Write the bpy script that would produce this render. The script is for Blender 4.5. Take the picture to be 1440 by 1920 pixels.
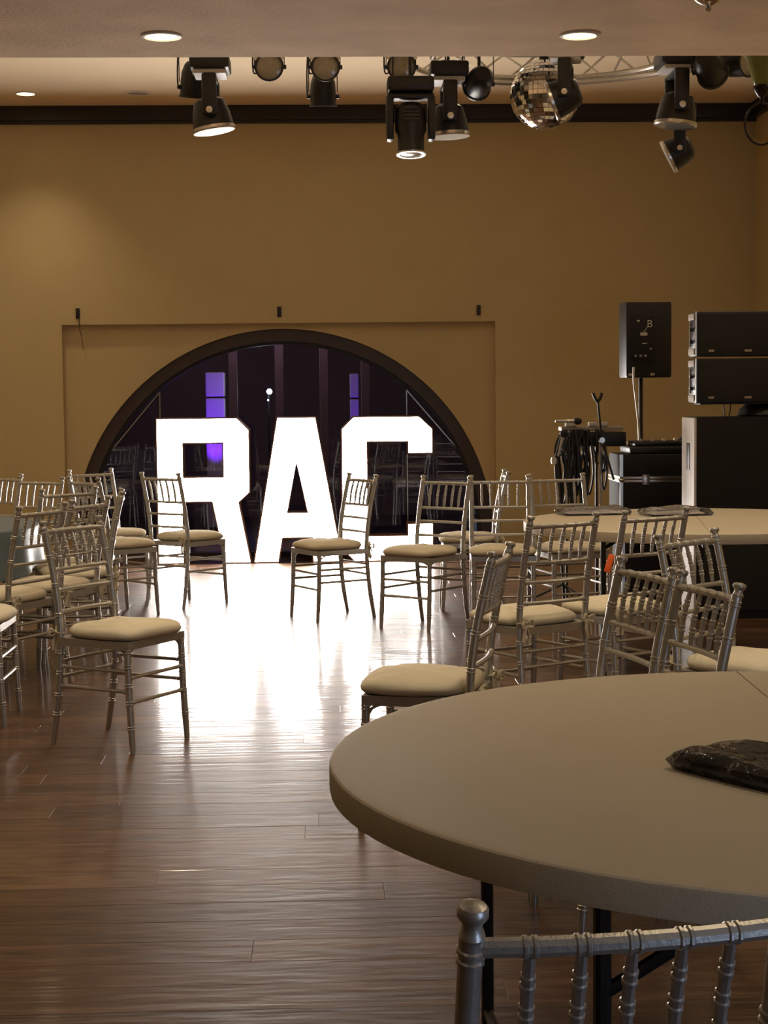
import bpy, bmesh, math, random
from mathutils import Vector, Matrix
from mathutils.geometry import tessellate_polygon
random.seed(7)
PI = math.pi
scene = bpy.context.scene
for _o in list(bpy.data.objects):
    bpy.data.objects.remove(_o)
COL = scene.collection

# ------------------------------------------------------------------ camera
H, PITCH, YAW, ROLL, FPX = 1.40, .0681, .035, .0101, 3132.0
fw = Vector((math.sin(YAW)*math.cos(PITCH), math.cos(YAW)*math.cos(PITCH), -math.sin(PITCH)))
r0 = Vector((math.cos(YAW), -math.sin(YAW), 0)); u0 = r0.cross(fw)
rt = r0*math.cos(ROLL) - u0*math.sin(ROLL); up = u0*math.cos(ROLL) + r0*math.sin(ROLL)
cd = bpy.data.cameras.new('camera'); cam = bpy.data.objects.new('camera', cd); COL.objects.link(cam)
cd.sensor_fit = 'HORIZONTAL'; cd.sensor_width = 36; cd.lens = FPX/1440*36
cd.clip_start = .05; cd.clip_end = 100
R = Matrix((rt, up, -fw)).transposed().to_4x4()
cam.matrix_world = Matrix.Translation((0, 0, H)) @ R
scene.camera = cam
# ------------------------------------------------------------------ world, exposure
w = bpy.data.worlds.new('night'); scene.world = w; w.use_nodes = True
w.node_tree.nodes['Background'].inputs[0].default_value = (.02, .018, .03, 1)
w.node_tree.nodes['Background'].inputs[1].default_value = .3
vs = scene.view_settings
vs.view_transform = 'Standard'; vs.look = 'None'; vs.exposure = 0.0; vs.gamma = 1; vs.use_curve_mapping = False
cy = scene.cycles
cy.use_denoising = True; cy.max_bounces = 7; cy.diffuse_bounces = 4; cy.glossy_bounces = 4
cy.transparent_max_bounces = 8; cy.sample_clamp_indirect = 6; cy.caustics_reflective = False; cy.caustics_refractive = False

NEAR_CAN_W = 54.0      # power of one lit can in the low ceiling
FAR_CAN_W = 60.0       # the can by the arched wall
LETTER_E = 45.0        # radiance of the marquee letter faces
WARM = (1.0, .80, .53)

def light(name, kind, loc, energy, color, target=None, parent=None, **kw):
    d = bpy.data.lights.new(name, kind); d.energy = energy; d.color = color
    for k, v in kw.items(): setattr(d, k, v)
    o = bpy.data.objects.new(name, d); COL.objects.link(o); o.location = loc
    if parent: o.parent = parent
    if target is not None:
        o.rotation_euler = (Vector(target)-Vector(loc)).to_track_quat('-Z', 'Y').to_euler()
    return o

# daylight through the glazed entrance behind the camera (dim, cool)
light('entrance_daylight', 'AREA', (3.72, -1.0, 1.3), 60, (.55, .72, 1.0), target=(.6, 3.2, .7), shape='RECTANGLE', size=2.4, size_y=2.0)

# ------------------------------------------------------------------ materials
def _n(nt, t, **kw):
    n = nt.nodes.new(t)
    for k, v in kw.items():
        if k.startswith('i_'): n.inputs[k[2:].replace('_', ' ')].default_value = v
        else: setattr(n, k, v)
    return n
def mat(name, col, rough=.5, metal=0.0, noise=None, amt=.15, bump=0.0, bscale=None, coat=0.0, spec=.5, rvar=0.0, stretch=None, obj_var=0.0):
    m = bpy.data.materials.new(name); m.use_nodes = True; nt = m.node_tree
    b = nt.nodes['Principled BSDF']
    b.inputs['Base Color'].default_value = (*col, 1); b.inputs['Roughness'].default_value = rough
    b.inputs['Metallic'].default_value = metal; b.inputs['Coat Weight'].default_value = coat
    b.inputs['Specular IOR Level'].default_value = spec
    tc = _n(nt, 'ShaderNodeTexCoord'); mp = _n(nt, 'ShaderNodeMapping')
    if stretch: mp.inputs['Scale'].default_value = stretch
    nt.links.new(tc.outputs['Object'], mp.inputs[0])
    if noise:
        nz = _n(nt, 'ShaderNodeTexNoise'); nz.inputs['Scale'].default_value = noise; nz.inputs['Detail'].default_value = 5
        nt.links.new(mp.outputs[0], nz.inputs['Vector'])
        mx = _n(nt, 'ShaderNodeMix', data_type='RGBA')
        mx.inputs['A'].default_value = (*[c*(1-amt) for c in col], 1); mx.inputs['B'].default_value = (*[min(1, c*(1+amt)) for c in col], 1)
        nt.links.new(nz.outputs['Fac'], mx.inputs['Factor'])
        last = mx.outputs['Result']
        if obj_var:
            oi = _n(nt, 'ShaderNodeObjectInfo'); hs = _n(nt, 'ShaderNodeHueSaturation')
            mr = _n(nt, 'ShaderNodeMapRange'); mr.inputs['To Min'].default_value = 1-obj_var; mr.inputs['To Max'].default_value = 1+obj_var
            nt.links.new(oi.outputs['Random'], mr.inputs['Value']); nt.links.new(mr.outputs[0], hs.inputs['Value'])
            nt.links.new(last, hs.inputs['Color']); last = hs.outputs[0]
        nt.links.new(last, b.inputs['Base Color'])
        if rvar:
            mr = _n(nt, 'ShaderNodeMapRange'); mr.inputs['To Min'].default_value = max(0.02, rough-rvar); mr.inputs['To Max'].default_value = rough+rvar
            nt.links.new(nz.outputs['Fac'], mr.inputs['Value']); nt.links.new(mr.outputs[0], b.inputs['Roughness'])
    if bump:
        n2 = _n(nt, 'ShaderNodeTexNoise'); n2.inputs['Scale'].default_value = bscale or 40; n2.inputs['Detail'].default_value = 4
        nt.links.new(mp.outputs[0], n2.inputs['Vector'])
        bp = _n(nt, 'ShaderNodeBump'); bp.inputs['Strength'].default_value = bump; bp.inputs['Distance'].default_value = .01
        nt.links.new(n2.outputs['Fac'], bp.inputs['Height']); nt.links.new(bp.outputs[0], b.inputs['Normal'])
    return m
def emis(name, col, strength):
    m = bpy.data.materials.new(name); m.use_nodes = True; nt = m.node_tree
    b = nt.nodes['Principled BSDF']; b.inputs['Base Color'].default_value = (.8, .8, .8, 1)
    b.inputs['Emission Color'].default_value = (*col, 1); b.inputs['Emission Strength'].default_value = strength
    return m
def glass_mat(name, tint=(.75, .75, .8), ior=1.5, rough=0.0):
    m = bpy.data.materials.new(name); m.use_nodes = True; nt = m.node_tree; nt.nodes.clear()
    out = _n(nt, 'ShaderNodeOutputMaterial'); tr = _n(nt, 'ShaderNodeBsdfTransparent'); gl = _n(nt, 'ShaderNodeBsdfGlossy')
    tr.inputs[0].default_value = (*tint, 1); gl.inputs['Roughness'].default_value = rough
    fr = _n(nt, 'ShaderNodeFresnel'); fr.inputs['IOR'].default_value = ior; mx = _n(nt, 'ShaderNodeMixShader')
    nt.links.new(fr.outputs[0], mx.inputs[0]); nt.links.new(tr.outputs[0], mx.inputs[1]); nt.links.new(gl.outputs[0], mx.inputs[2])
    nt.links.new(mx.outputs[0], out.inputs[0]); return m

M = {}
M['wall'] = mat('wall_paint', (.54, .43, .23), .75, noise=3, amt=.05, bump=.15, bscale=120)
M['ceiling'] = mat('ceiling_paint', (.88, .72, .50), .8, noise=2, amt=.04, bump=.1, bscale=90)
M['soffit'] = mat('soffit_plaster', (.68, .475, .275), .85, noise=2.6, amt=.34, bump=.5, bscale=45)
M['dark_trim'] = mat('dark_trim', (.012, .009, .008), .45, noise=20, amt=.2)
M['arch_trim'] = mat('arch_trim_paint', (.045, .030, .028), .45, noise=12, amt=.15)
M['silver'] = mat('silver_resin', (.50, .48, .445), .36, .72, noise=60, amt=.10, bump=.08, bscale=200, rvar=.06)
M['cushion'] = mat('ivory_cushion', (.70, .63, .49), .85, noise=9, amt=.06, bump=.25, bscale=18)
M['tie'] = mat('ivory_tie', (.64, .57, .43), .85, noise=30, amt=.1)
M['table'] = mat('table_plastic', (.59, .52, .40), .55, noise=7, amt=.05, bump=.12, bscale=220, rvar=.08)
M['table_leg'] = mat('black_powder_steel', (.012, .012, .013), .35, .2, noise=40, amt=.2)
M['black'] = mat('black_plastic', (.013, .012, .012), .42, noise=50, amt=.2, bump=.1, bscale=300)
M['black_rough'] = mat('black_carpet_cover', (.010, .008, .009), .8, noise=80, amt=.3, bump=.3, bscale=200)
M['grille'] = mat('black_grille', (.012, .011, .011), .6, noise=200, amt=.3, bump=.5, bscale=500)
M['alu'] = mat('brushed_aluminium', (.62, .58, .52), .28, .95, noise=50, amt=.1)
M['chrome'] = mat('chrome', (.75, .72, .68), .12, 1.0, noise=20, amt=.05)
M['white'] = mat('white_paint', (.66, .62, .60), .5, noise=12, amt=.06)
M['lens'] = mat('grey_lens', (.42, .39, .30), .18, noise=40, amt=.2, coat=.5)
M['can_rim'] = mat('can_trim', (.75, .70, .62), .5, noise=20, amt=.05)
M['can_glow'] = emis('can_glow', (1.0, .80, .50), 9.0)
M['can_off'] = mat('unlit_can', (.36, .30, .25), .6, noise=30, amt=.1)
M['letter_face'] = emis('letter_face', (1.0, .93, .86), LETTER_E)
M['letter_body'] = mat('letter_side', (.16, .09, .06), .5, noise=15, amt=.1)
M['glass'] = glass_mat('window_glass', (.72, .70, .78))
M['patio'] = mat('patio_paving', (.10, .085, .09), .7, noise=6, amt=.2)
M['patio_wall'] = mat('patio_wall', (.22, .17, .18), .8, noise=4, amt=.15)
M['post'] = mat('patio_post', (.28, .22, .21), .7, noise=8, amt=.15)
M['pillar'] = mat('patio_pillar_white', (.7, .68, .7), .7, noise=8, amt=.08)
M['cool_bulb'] = emis('cool_bulb', (.75, .9, 1.0), 8.0)
M['satin'] = mat('blue_grey_satin', (.13, .175, .22), .42, noise=5, amt=.12, bump=.3, bscale=9)
M['linen'] = mat('charcoal_linen', (.022, .020, .020), .6, noise=25, amt=.2, bump=.6, bscale=30)
M['orange'] = mat('orange_tape', (.9, .14, .02), .5, noise=20, amt=.1)
M['cable'] = mat('cable_rubber', (.014, .012, .012), .5, noise=30, amt=.2)
M['white_cable'] = mat('pale_cable', (.6, .54, .46), .4, noise=30, amt=.1)
M['sticker'] = mat('paper_sticker', (.55, .52, .46), .7, noise=30, amt=.1)
M['green_glass'] = mat('olive_glass', (.16, .17, .035), .25, noise=10, amt=.2, coat=.5)
M['bronze'] = mat('dark_bronze', (.03, .022, .018), .3, .8, noise=20, amt=.2)
M['mirror'] = mat('mirror_tile', (.78, .75, .70), .06, 1.0, noise=10, amt=.04)
M['felt'] = mat('mic_foam', (.02, .018, .02), .9, noise=60, amt=.2)

def film_mat():
    m = bpy.data.materials.new('clear_film'); m.use_nodes = True; nt = m.node_tree; nt.nodes.clear()
    out = _n(nt, 'ShaderNodeOutputMaterial'); tr = _n(nt, 'ShaderNodeBsdfTransparent'); gl = _n(nt, 'ShaderNodeBsdfGlossy')
    gl.inputs['Roughness'].default_value = .12; tr.inputs[0].default_value = (.88, .88, .9, 1)
    nz = _n(nt, 'ShaderNodeTexNoise'); nz.inputs['Scale'].default_value = 18; nz.inputs['Detail'].default_value = 4
    bp = _n(nt, 'ShaderNodeBump'); bp.inputs['Strength'].default_value = .8; bp.inputs['Distance'].default_value = .02
    lw = _n(nt, 'ShaderNodeLayerWeight'); lw.inputs['Blend'].default_value = .35
    tc = _n(nt, 'ShaderNodeTexCoord'); nt.links.new(tc.outputs['Object'], nz.inputs['Vector'])
    nt.links.new(nz.outputs['Fac'], bp.inputs['Height']); nt.links.new(bp.outputs[0], gl.inputs['Normal']); nt.links.new(bp.outputs[0], lw.inputs['Normal'])
    mx = _n(nt, 'ShaderNodeMixShader'); nt.links.new(lw.outputs['Fresnel'], mx.inputs[0])
    nt.links.new(tr.outputs[0], mx.inputs[1]); nt.links.new(gl.outputs[0], mx.inputs[2]); nt.links.new(mx.outputs[0], out.inputs[0])
    return m
M['film'] = film_mat()

def wood_mat():
    m = bpy.data.materials.new('walnut_plank'); m.use_nodes = True; nt = m.node_tree; b = nt.nodes['Principled BSDF']; L = nt.links.new
    ge = _n(nt, 'ShaderNodeNewGeometry'); oi = _n(nt, 'ShaderNodeObjectInfo')
    ad = _n(nt, 'ShaderNodeMath', operation='ADD'); L(oi.outputs['Random'], ad.inputs[0]); L(ge.outputs['Random Per Island'], ad.inputs[1])
    fr = _n(nt, 'ShaderNodeMath', operation='FRACT'); L(ad.outputs[0], fr.inputs[0])
    mul = _n(nt, 'ShaderNodeMath', operation='MULTIPLY'); mul.inputs[1].default_value = 40; L(fr.outputs[0], mul.inputs[0])
    cx = _n(nt, 'ShaderNodeCombineXYZ'); L(mul.outputs[0], cx.inputs[0]); L(mul.outputs[0], cx.inputs[2])
    va = _n(nt, 'ShaderNodeVectorMath', operation='ADD'); L(ge.outputs['Position'], va.inputs[0]); L(cx.outputs[0], va.inputs[1])
    mp = _n(nt, 'ShaderNodeMapping'); mp.inputs['Scale'].default_value = (1.2, 6.5, 1); L(va.outputs[0], mp.inputs[0])
    nz = _n(nt, 'ShaderNodeTexNoise'); nz.inputs['Scale'].default_value = 2.4; nz.inputs['Detail'].default_value = 7; nz.inputs['Distortion'].default_value = 1.2
    L(mp.outputs[0], nz.inputs['Vector'])
    cr = _n(nt, 'ShaderNodeValToRGB'); e = cr.color_ramp.elements
    e[0].position = .25; e[0].color = (.055, .026, .014, 1); e[1].position = .75; e[1].color = (.165, .090, .050, 1)
    L(nz.outputs['Fac'], cr.inputs[0])
    hs = _n(nt, 'ShaderNodeHueSaturation'); mr = _n(nt, 'ShaderNodeMapRange'); mr.inputs['To Min'].default_value = .7; mr.inputs['To Max'].default_value = 1.3
    L(fr.outputs[0], mr.inputs['Value']); L(mr.outputs[0], hs.inputs['Value']); L(cr.outputs[0], hs.inputs['Color']); L(hs.outputs[0], b.inputs['Base Color'])
    rr = _n(nt, 'ShaderNodeMapRange'); rr.inputs['To Min'].default_value = .36; rr.inputs['To Max'].default_value = .50
    L(nz.outputs['Fac'], rr.inputs['Value']); L(rr.outputs[0], b.inputs['Roughness'])
    m2 = _n(nt, 'ShaderNodeMapping'); m2.inputs['Scale'].default_value = (1.0, 5, 1); L(va.outputs[0], m2.inputs[0])
    n2 = _n(nt, 'ShaderNodeTexNoise'); n2.inputs['Scale'].default_value = 6; n2.inputs['Detail'].default_value = 3; L(m2.outputs[0], n2.inputs['Vector'])
    bp = _n(nt, 'ShaderNodeBump'); bp.inputs['Strength'].default_value = .16; bp.inputs['Distance'].default_value = .012
    L(n2.outputs['Fac'], bp.inputs['Height']); L(bp.outputs[0], b.inputs['Normal'])
    b.inputs['Coat Weight'].default_value = .55; b.inputs['Coat Roughness'].default_value = .10; b.inputs['Specular IOR Level'].default_value = .10
    b2 = _n(nt, 'ShaderNodeBump'); b2.inputs['Strength'].default_value = .11; b2.inputs['Distance'].default_value = .010
    m3 = _n(nt, 'ShaderNodeMapping'); m3.inputs['Scale'].default_value = (.35, 9, 1); L(va.outputs[0], m3.inputs[0])
    n3 = _n(nt, 'ShaderNodeTexNoise'); n3.inputs['Scale'].default_value = 3.2; n3.inputs['Detail'].default_value = 2; L(m3.outputs[0], n3.inputs['Vector'])
    L(n3.outputs['Fac'], b2.inputs['Height']); L(b2.outputs[0], b.inputs['Coat Normal'])
    return m
M['wood'] = wood_mat()
M['subfloor'] = mat('dark_subfloor', (.05, .026, .015), .9, noise=10, amt=.2)

# ------------------------------------------------------------------ mesh helpers
class MB:
    def __init__(s): s.v = []; s.f = []
    def add(s, vs, fs, T=None):
        b = len(s.v)
        s.v += [tuple(T @ Vector(p)) if T is not None else tuple(p) for p in vs]
        s.f += [tuple(i+b for i in f) for f in fs]; return s
    def box(s, x0, x1, y0, y1, z0, z1, T=None):
        return s.add([(x0,y0,z0),(x1,y0,z0),(x1,y1,z0),(x0,y1,z0),(x0,y0,z1),(x1,y0,z1),(x1,y1,z1),(x0,y1,z1)],
              [(3,2,1,0),(4,5,6,7),(0,1,5,4),(1,2,6,5),(2,3,7,6),(3,0,4,7)], T)
    def rbox(s, x0, x1, y0, y1, z0, z1, b=.01, seg=2, T=None):
        bm = bmesh.new(); bmesh.ops.create_cube(bm, size=1)
        for v in bm.verts: v.co = Vector(((x0+x1)/2+v.co.x*(x1-x0), (y0+y1)/2+v.co.y*(y1-y0), (z0+z1)/2+v.co.z*(z1-z0)))
        bmesh.ops.bevel(bm, geom=list(bm.edges), offset=b, segments=seg, profile=.5, affect='EDGES')
        bm.verts.index_update(); vs = [v.co.copy() for v in bm.verts]; fs = [tuple(v.index for v in f.verts) for f in bm.faces]
        bm.free(); return s.add(vs, fs, T)
    def lathe(s, prof, n=16, T=None):
        vs, fs = [], []
        for r, z in prof:
            for i in range(n): a = 2*PI*i/n; vs.append((r*math.cos(a), r*math.sin(a), z))
        for k in range(len(prof)-1):
            for i in range(n):
                j = (i+1) % n; fs.append((k*n+i, k*n+j, (k+1)*n+j, (k+1)*n+i))
        if prof[0][0] > 1e-5: fs.append(tuple(range(n-1, -1, -1)))
        if prof[-1][0] > 1e-5: fs.append(tuple((len(prof)-1)*n+i for i in range(n)))
        return s.add(vs, fs, T)
    def tube(s, path, rad, n=8, closed=False, T=None, flat=1.0):
        P = [Vector(p) for p in path]; m = len(P)
        if not isinstance(rad, (list, tuple)): rad = [rad]*m
        ref = None; vs = []; fs = []
        for k in range(m):
            a = P[(k-1) % m] if (closed or k > 0) else P[k]; b = P[(k+1) % m] if (closed or k < m-1) else P[k]
            t = (b-a).normalized()
            if ref is None: ref = Vector((0, 0, 1)) if abs(t.z) < .9 else Vector((1, 0, 0))
            x = (ref - t*ref.dot(t)).normalized(); y = t.cross(x); ref = x
            for i in range(n):
                an = 2*PI*i/n; vs.append(P[k] + x*(rad[k]*math.cos(an)) + y*(rad[k]*math.sin(an)*flat))
        for k in range(m if closed else m-1):
            for i in range(n):
                j = (i+1) % n; k2 = (k+1) % m; fs.append((k*n+i, k*n+j, k2*n+j, k2*n+i))
        if not closed:
            fs.append(tuple(range(n-1, -1, -1))); fs.append(tuple((m-1)*n+i for i in range(n)))
        return s.add(vs, fs, T)
    def prism(s, outer, y0, y1, holes=(), T=None, caps=(True, True)):
        loops = [outer]+list(holes); flat = [p for l in loops for p in l]; n = len(flat)
        tris = tessellate_polygon([[Vector((p[0], p[1], 0)) for p in l] for l in loops])
        vs = [(p[0], y0, p[1]) for p in flat]+[(p[0], y1, p[1]) for p in flat]; fs = []
        for t in tris:
            a, b, c = [Vector((flat[i][0], flat[i][1])) for i in t]
            if (b-a).cross(c-a) < 0: t = (t[0], t[2], t[1])
            if caps[0]: fs.append(tuple(t))
            if caps[1]: fs.append(tuple(i+n for i in reversed(t)))
        b0 = 0
        for l in loops:
            k = len(l)
            area = sum(l[i][0]*l[(i+1)%k][1]-l[(i+1)%k][0]*l[i][1] for i in range(k))
            hole = l is not outer
            for i in range(k):
                j = (i+1) % k; q = (b0+j, b0+i, b0+i+n, b0+j+n)
                if (area > 0) == hole: q = q[::-1]
                fs.append(q)
            b0 += k
        return s.add(vs, fs, T)
    def mesh(s, name, m, sharp=35):
        me = bpy.data.meshes.new(name); me.from_pydata(s.v, [], s.f); me.update()
        me.polygons.foreach_set('use_smooth', [True]*len(me.polygons))
        me.set_sharp_from_angle(angle=math.radians(sharp))
        me.materials.append(m); return me
    def obj(s, name, m, parent=None, sharp=35, label=None):
        o = bpy.data.objects.new(name, s.mesh(name, m, sharp)); COL.objects.link(o)
        if parent: o.parent = parent
        if label: o['label'] = label
        return o
def thing(name, label, cat, loc=(0, 0, 0), rz=0.0, group=None):
    o = bpy.data.objects.new(name, None); o.empty_display_size = .1; COL.objects.link(o)
    o.location = loc; o.rotation_euler = (0, 0, rz)
    return tag(o, label, cat, group)
def tag(o, label, cat, group=None):
    o['label'] = label; o['category'] = cat
    if group: o['group'] = group
    return o
def struct(o): o['kind'] = 'structure'; return o
def dup(root, label, loc, rz, group=None):
    r = root.copy(); COL.objects.link(r); r.location = loc; r.rotation_euler = (0, 0, rz); r['label'] = label
    if group: r['group'] = group
    for ch in root.children:
        c = ch.copy(); COL.objects.link(c); c.parent = r
        for g in ch.children:
            d = g.copy(); COL.objects.link(d); d.parent = c
    return r
RX = lambda a: Matrix.Rotation(a, 4, 'X')
RY = lambda a: Matrix.Rotation(a, 4, 'Y')
RZ = lambda a: Matrix.Rotation(a, 4, 'Z')
TR = lambda x, y, z: Matrix.Translation((x, y, z))

# ================================================================== SETTING
XL, XR, YB, YF, ZC, ZS, YS = -5.0, 3.80, -3.0, 14.68, 3.93, 3.0, 7.97
YREC = 14.75
floor = struct(MB().box(XL-.1, XR+.1, YB-.1, 15.0, -.14, -.012).obj('floor', M['subfloor']))
struct(MB().box(XL-.12, XL, YB-.1, 15.0, -.012, ZC).obj('wall_left', M['wall']))
struct(MB().box(XR, XR+.12, YB-.1, -2.3, -.012, ZC).box(XR, XR+.12, .4, 15.0, -.012, ZC).box(XR, XR+.12, -2.3, .4, 2.6, ZC).obj('wall_right', M['wall']))
struct(MB().box(XL, XR, YS, 15.0, ZC, ZC+.1).obj('ceiling', M['ceiling']))
mb = MB().box(XL, XR, YB, YS, ZS, ZS+.12).box(XL, XR, YS-.12, YS, ZS+.12, ZC+.1)
struct(mb.obj('ceiling', M['soffit']))
# arched wall: outer wall, recessed panel with a round-headed opening
RXL, RXR, RZT = -2.272, 1.506, 2.062
mb = MB().box(XL, RXL, YF, 15.0, -.012, ZC).box(RXR, XR, YF, 15.0, -.012, ZC).box(RXL, RXR, YF, 15.0, RZT, ZC)
CX, CZ, CR = -.360, .165, 1.85
N = 64; a0 = -math.asin(CZ/CR); ring = []; border = []
for i in range(N+1):
    a = a0 + (PI-2*a0)*i/N; c, s_ = math.cos(a), math.sin(a)
    ring.append((CX+CR*c, CZ+CR*s_))
    ts = []
    if c > 1e-6: ts.append((RXR-CX)/c)
    if c < -1e-6: ts.append((RXL-CX)/c)
    if s_ > 1e-6: ts.append((RZT-CZ)/s_)
    if s_ < -1e-6: ts.append((-.012-CZ)/s_)
    t = max(CR+.001, min(ts)); border.append((CX+t*c, max(-.012, CZ+t*s_)))
vs, fs = [], []
for (a, b) in zip(ring, border): vs += [(a[0], YREC, a[1]), (b[0], YREC, b[1]), (a[0], 15.0, a[1])]
for i in range(N):
    k = 3*i; fs += [(k, k+1, k+4, k+3), (k, k+3, k+5, k+2)]
mb.add(vs, fs)
# corner fillers between the fan border and the recess corners
for (cx_, sgn) in ((RXR, 1), (RXL, -1)):
    cand = [b for b in border if abs(b[1]-RZT) < 1e-4]; top = (max if sgn > 0 else min)(cand, key=lambda b: b[0])
    cand = [b for b in border if abs(b[0]-cx_) < 1e-4]; sd = max(cand, key=lambda b: b[1])
    mb.add([(top[0], YREC, top[1]), (cx_, YREC, RZT), (sd[0], YREC, sd[1])], [(0, 1, 2)])
struct(mb.obj('wall_back', M['wall'], sharp=20))
# wall behind the camera with the glazed entrance
struct(MB().box(XL, XR, YB-.12, YB, -.012, ZS).obj('wall_front', M['wall']))
win2 = struct(MB().box(XR+.02, XR+.1, -2.3, -2.23, 0, 2.6).box(XR+.02, XR+.1, .33, .4, 0, 2.6).box(XR+.02, XR+.1, -.98, -.92, 0, 2.6).box(XR+.02, XR+.1, -2.3, .4, 2.53, 2.6).obj('window_2', M['dark_trim']))
MB().box(XR+.06, XR+.07, -2.23, -.98, 0, 2.53).obj('pane', M['glass'], win2); MB().box(XR+.06, XR+.07, -.92, .33, 0, 2.53).obj('pane', M['glass'], win2)
# crown trim, wall lines
struct(MB().box(XL, XR, YF-.06, YF, 3.805, ZC).box(XL, XR, YF-.035, YF, 3.78, 3.805).obj('trim_1', M['dark_trim']))
struct(MB().box(RXR, XR, YF-.015, YF, 0, .12).box(XL, RXL, YF-.015, YF, 0, .12).obj('baseboard_back', M['wall']))
struct(MB().box(XR-.06, XR, YS, YF-.06, 3.805, ZC).obj('trim_2', M['dark_trim']))

# window_1: round-headed window with glass, frame ring and inner light strips
def arc(r0_, r1_, y0, y1, n=64):
    b = MB(); vs = []; fs = []
    for i in range(n+1):
        a = a0+(PI-2*a0)*i/n
        for r_ in (r0_, r1_):
            for y in (y0, y1): vs.append((CX+r_*math.cos(a), y, max(0, CZ+r_*math.sin(a))))
    for i in range(n):
        k = 4*i; fs += [(k, k+2, k+6, k+4), (k+3, k+1, k+5, k+7), (k+1, k, k+4, k+5), (k+2, k+3, k+7, k+6)]
    return b.add(vs, fs)
win = struct(arc(1.742, 1.849, 14.77, 14.93).obj('window_1', M['arch_trim'], sharp=30))
arc(1.715, 1.742, 14.80, 14.90).obj('inner_bead', M['dark_trim'], win)
pts = [(CX+1.72*math.cos(a0+(PI-2*a0)*i/48), max(.01, CZ+1.72*math.sin(a0+(PI-2*a0)*i/48))) for i in range(49)]
MB().prism(pts, 14.845, 14.851).obj('pane', M['glass'], win)
MB().box(CX-1.75, CX+1.75, 14.78, 14.92, 0, .05).obj('window_sill', M['arch_trim'], win)
for sx in (-1, 1):
    x = CX+sx*1.09
    MB().tube([(x, 14.83, .05), (x, 14.83, 1.47)], .007, 6).obj('muntin', M['alu'], win)
    MB().tube([(x, 14.83, 1.47), (x+sx*.52, 14.83, .86)], .008, 6).obj('muntin', M['alu'], win)

# planks ------------------------------------------------------------
def plank_mb(L, W, b=None, ox=0, oy=0, oz=0):
    b = b or MB(); c = .0006; h = .012
    vs = [(0,0,-h),(L,0,-h),(L,W,-h),(0,W,-h),(0,0,-c),(L,0,-c),(L,W,-c),(0,W,-c),(c*1.5,c*1.5,0),(L-c*1.5,c*1.5,0),(L-c*1.5,W-c*1.5,0),(c*1.5,W-c*1.5,0)]
    fs = [(0,1,5,4),(1,2,6,5),(2,3,7,6),(3,0,4,7),(4,5,9,8),(5,6,10,9),(6,7,11,10),(7,4,8,11),(8,9,10,11)]
    return b.add([(x+ox, y+oy, z+oz) for x, y, z in vs], fs)
PW = .165; lens_ = [1.25, 1.5, 1.75, 2.0, 2.3]; gap = .0005
pm = {L: plank_mb(L-gap, PW-gap).mesh('plank', M['wood'], 10) for L in lens_}
field = MB(); inview = []
y = YB; 
while y < 14.9:
    x = XL-random.random()*1.5
    while x < XR:
        L = random.choice(lens_); yc = y+PW/2; dz = random.uniform(-.0002, 0)
        vis = y > 3.0 and x+L > -.20*yc-.12 and x < .27*yc+.12 and y < 14.6
        x1 = min(x+L, XR)
        if vis: inview.append((yc, x, y, L, dz))
        else:
            xa = max(x, XL)
            if x1-xa > .05: plank_mb(x1-xa-gap, PW-gap, field, xa, y, dz)
        x += L
    y += PW
inview.sort()
for k, (yc, x, y, L, dz) in enumerate(inview):
    if k < 296:
        o = bpy.data.objects.new('plank', pm[L]); COL.objects.link(o); o.parent = floor
        o.location = (x, y, dz); o.rotation_euler = (random.uniform(-.0016, .0016), 0, 0)
    else: plank_mb(min(L, XR-x)-gap, PW-gap, field, x, y, dz)
f_ = field.obj('plank_field', M['wood'], floor, 10); f_['kind'] = 'stuff'

# ================================================================== OUTSIDE THE WINDOW
struct(MB().box(-5, 5, 15.0, 21, -.1, 0).obj('patio_ground', M['patio']))
struct(MB().box(-5, 5, 20.0, 20.2, 0, 3.6).obj('patio_wall', M['patio_wall']))
for i, x in enumerate((-.90, -.44, .0, .41)):
    lab = ['first', 'second', 'third', 'fourth'][i]+' grey patio post from the left beyond the arched window'
    o = MB().rbox(-.045, .045, -.045, .045, 0, 3.0, .006, 1).box(-.06, .06, -.06, .06, 0, .12).obj('patio_post', M['post'])
    o.location = (x, 16.6, 0); tag(o, lab, 'post', 'patio posts beyond the window')
def pillar(x0, x1, z1, lab, e):
    t = thing('patio_pillar', lab, 'pillar', ((x0+x1)/2, 17.6, 0), 0, 'purple lit pillars outside'); h = (x1-x0)/2
    MB().rbox(-h, h, -.1, .1, 0, z1-.27, .008, 1).obj('shaft', M['pillar'], t)
    MB().rbox(-h, h, -.1, .1, z1-.25, z1, .008, 1).obj('capital', M['pillar'], t)
    MB().box(-h+.01, h-.01, -.09, .09, z1-.27, z1-.25).obj('dark_joint', M['dark_trim'], t)  # dark coloured band between shaft and capital
    u = thing('uplighter', 'small black floor uplighter washing purple at the '+lab.split()[0]+' pillar', 'lamp', ((x0+x1)/2, 17.1, 0))
    MB().lathe([(.0, 0), (.06, 0), (.06, .03), (.045, .05), (.045, .1), (.035, .1), (.035, .085), (0, .085)], 14).obj('lamp_body', M['black'], u)
    light('lamp', 'SPOT', (0, 0, .12), e, (.20, .02, 1.0), target=(0, .42, 1.35), parent=u, spot_size=.45, spot_blend=.3, shadow_soft_size=.03)
pillar(-1.235, -1.04, 1.685, 'wider purple lit pillar outside the window above the letter R', 260)
pillar(.27, .362, 1.66, 'narrow purple lit pillar outside the window between A and C', 90)
t = thing('patio_lamp', 'cold white twin bulb lamp on a thin post outside the window', 'lamp', (-.58, 17.5, 0))
MB().tube([(0, 0, 0), (0, 0, 1.52)], .012, 8).obj('pole', M['black'], t)
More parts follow.
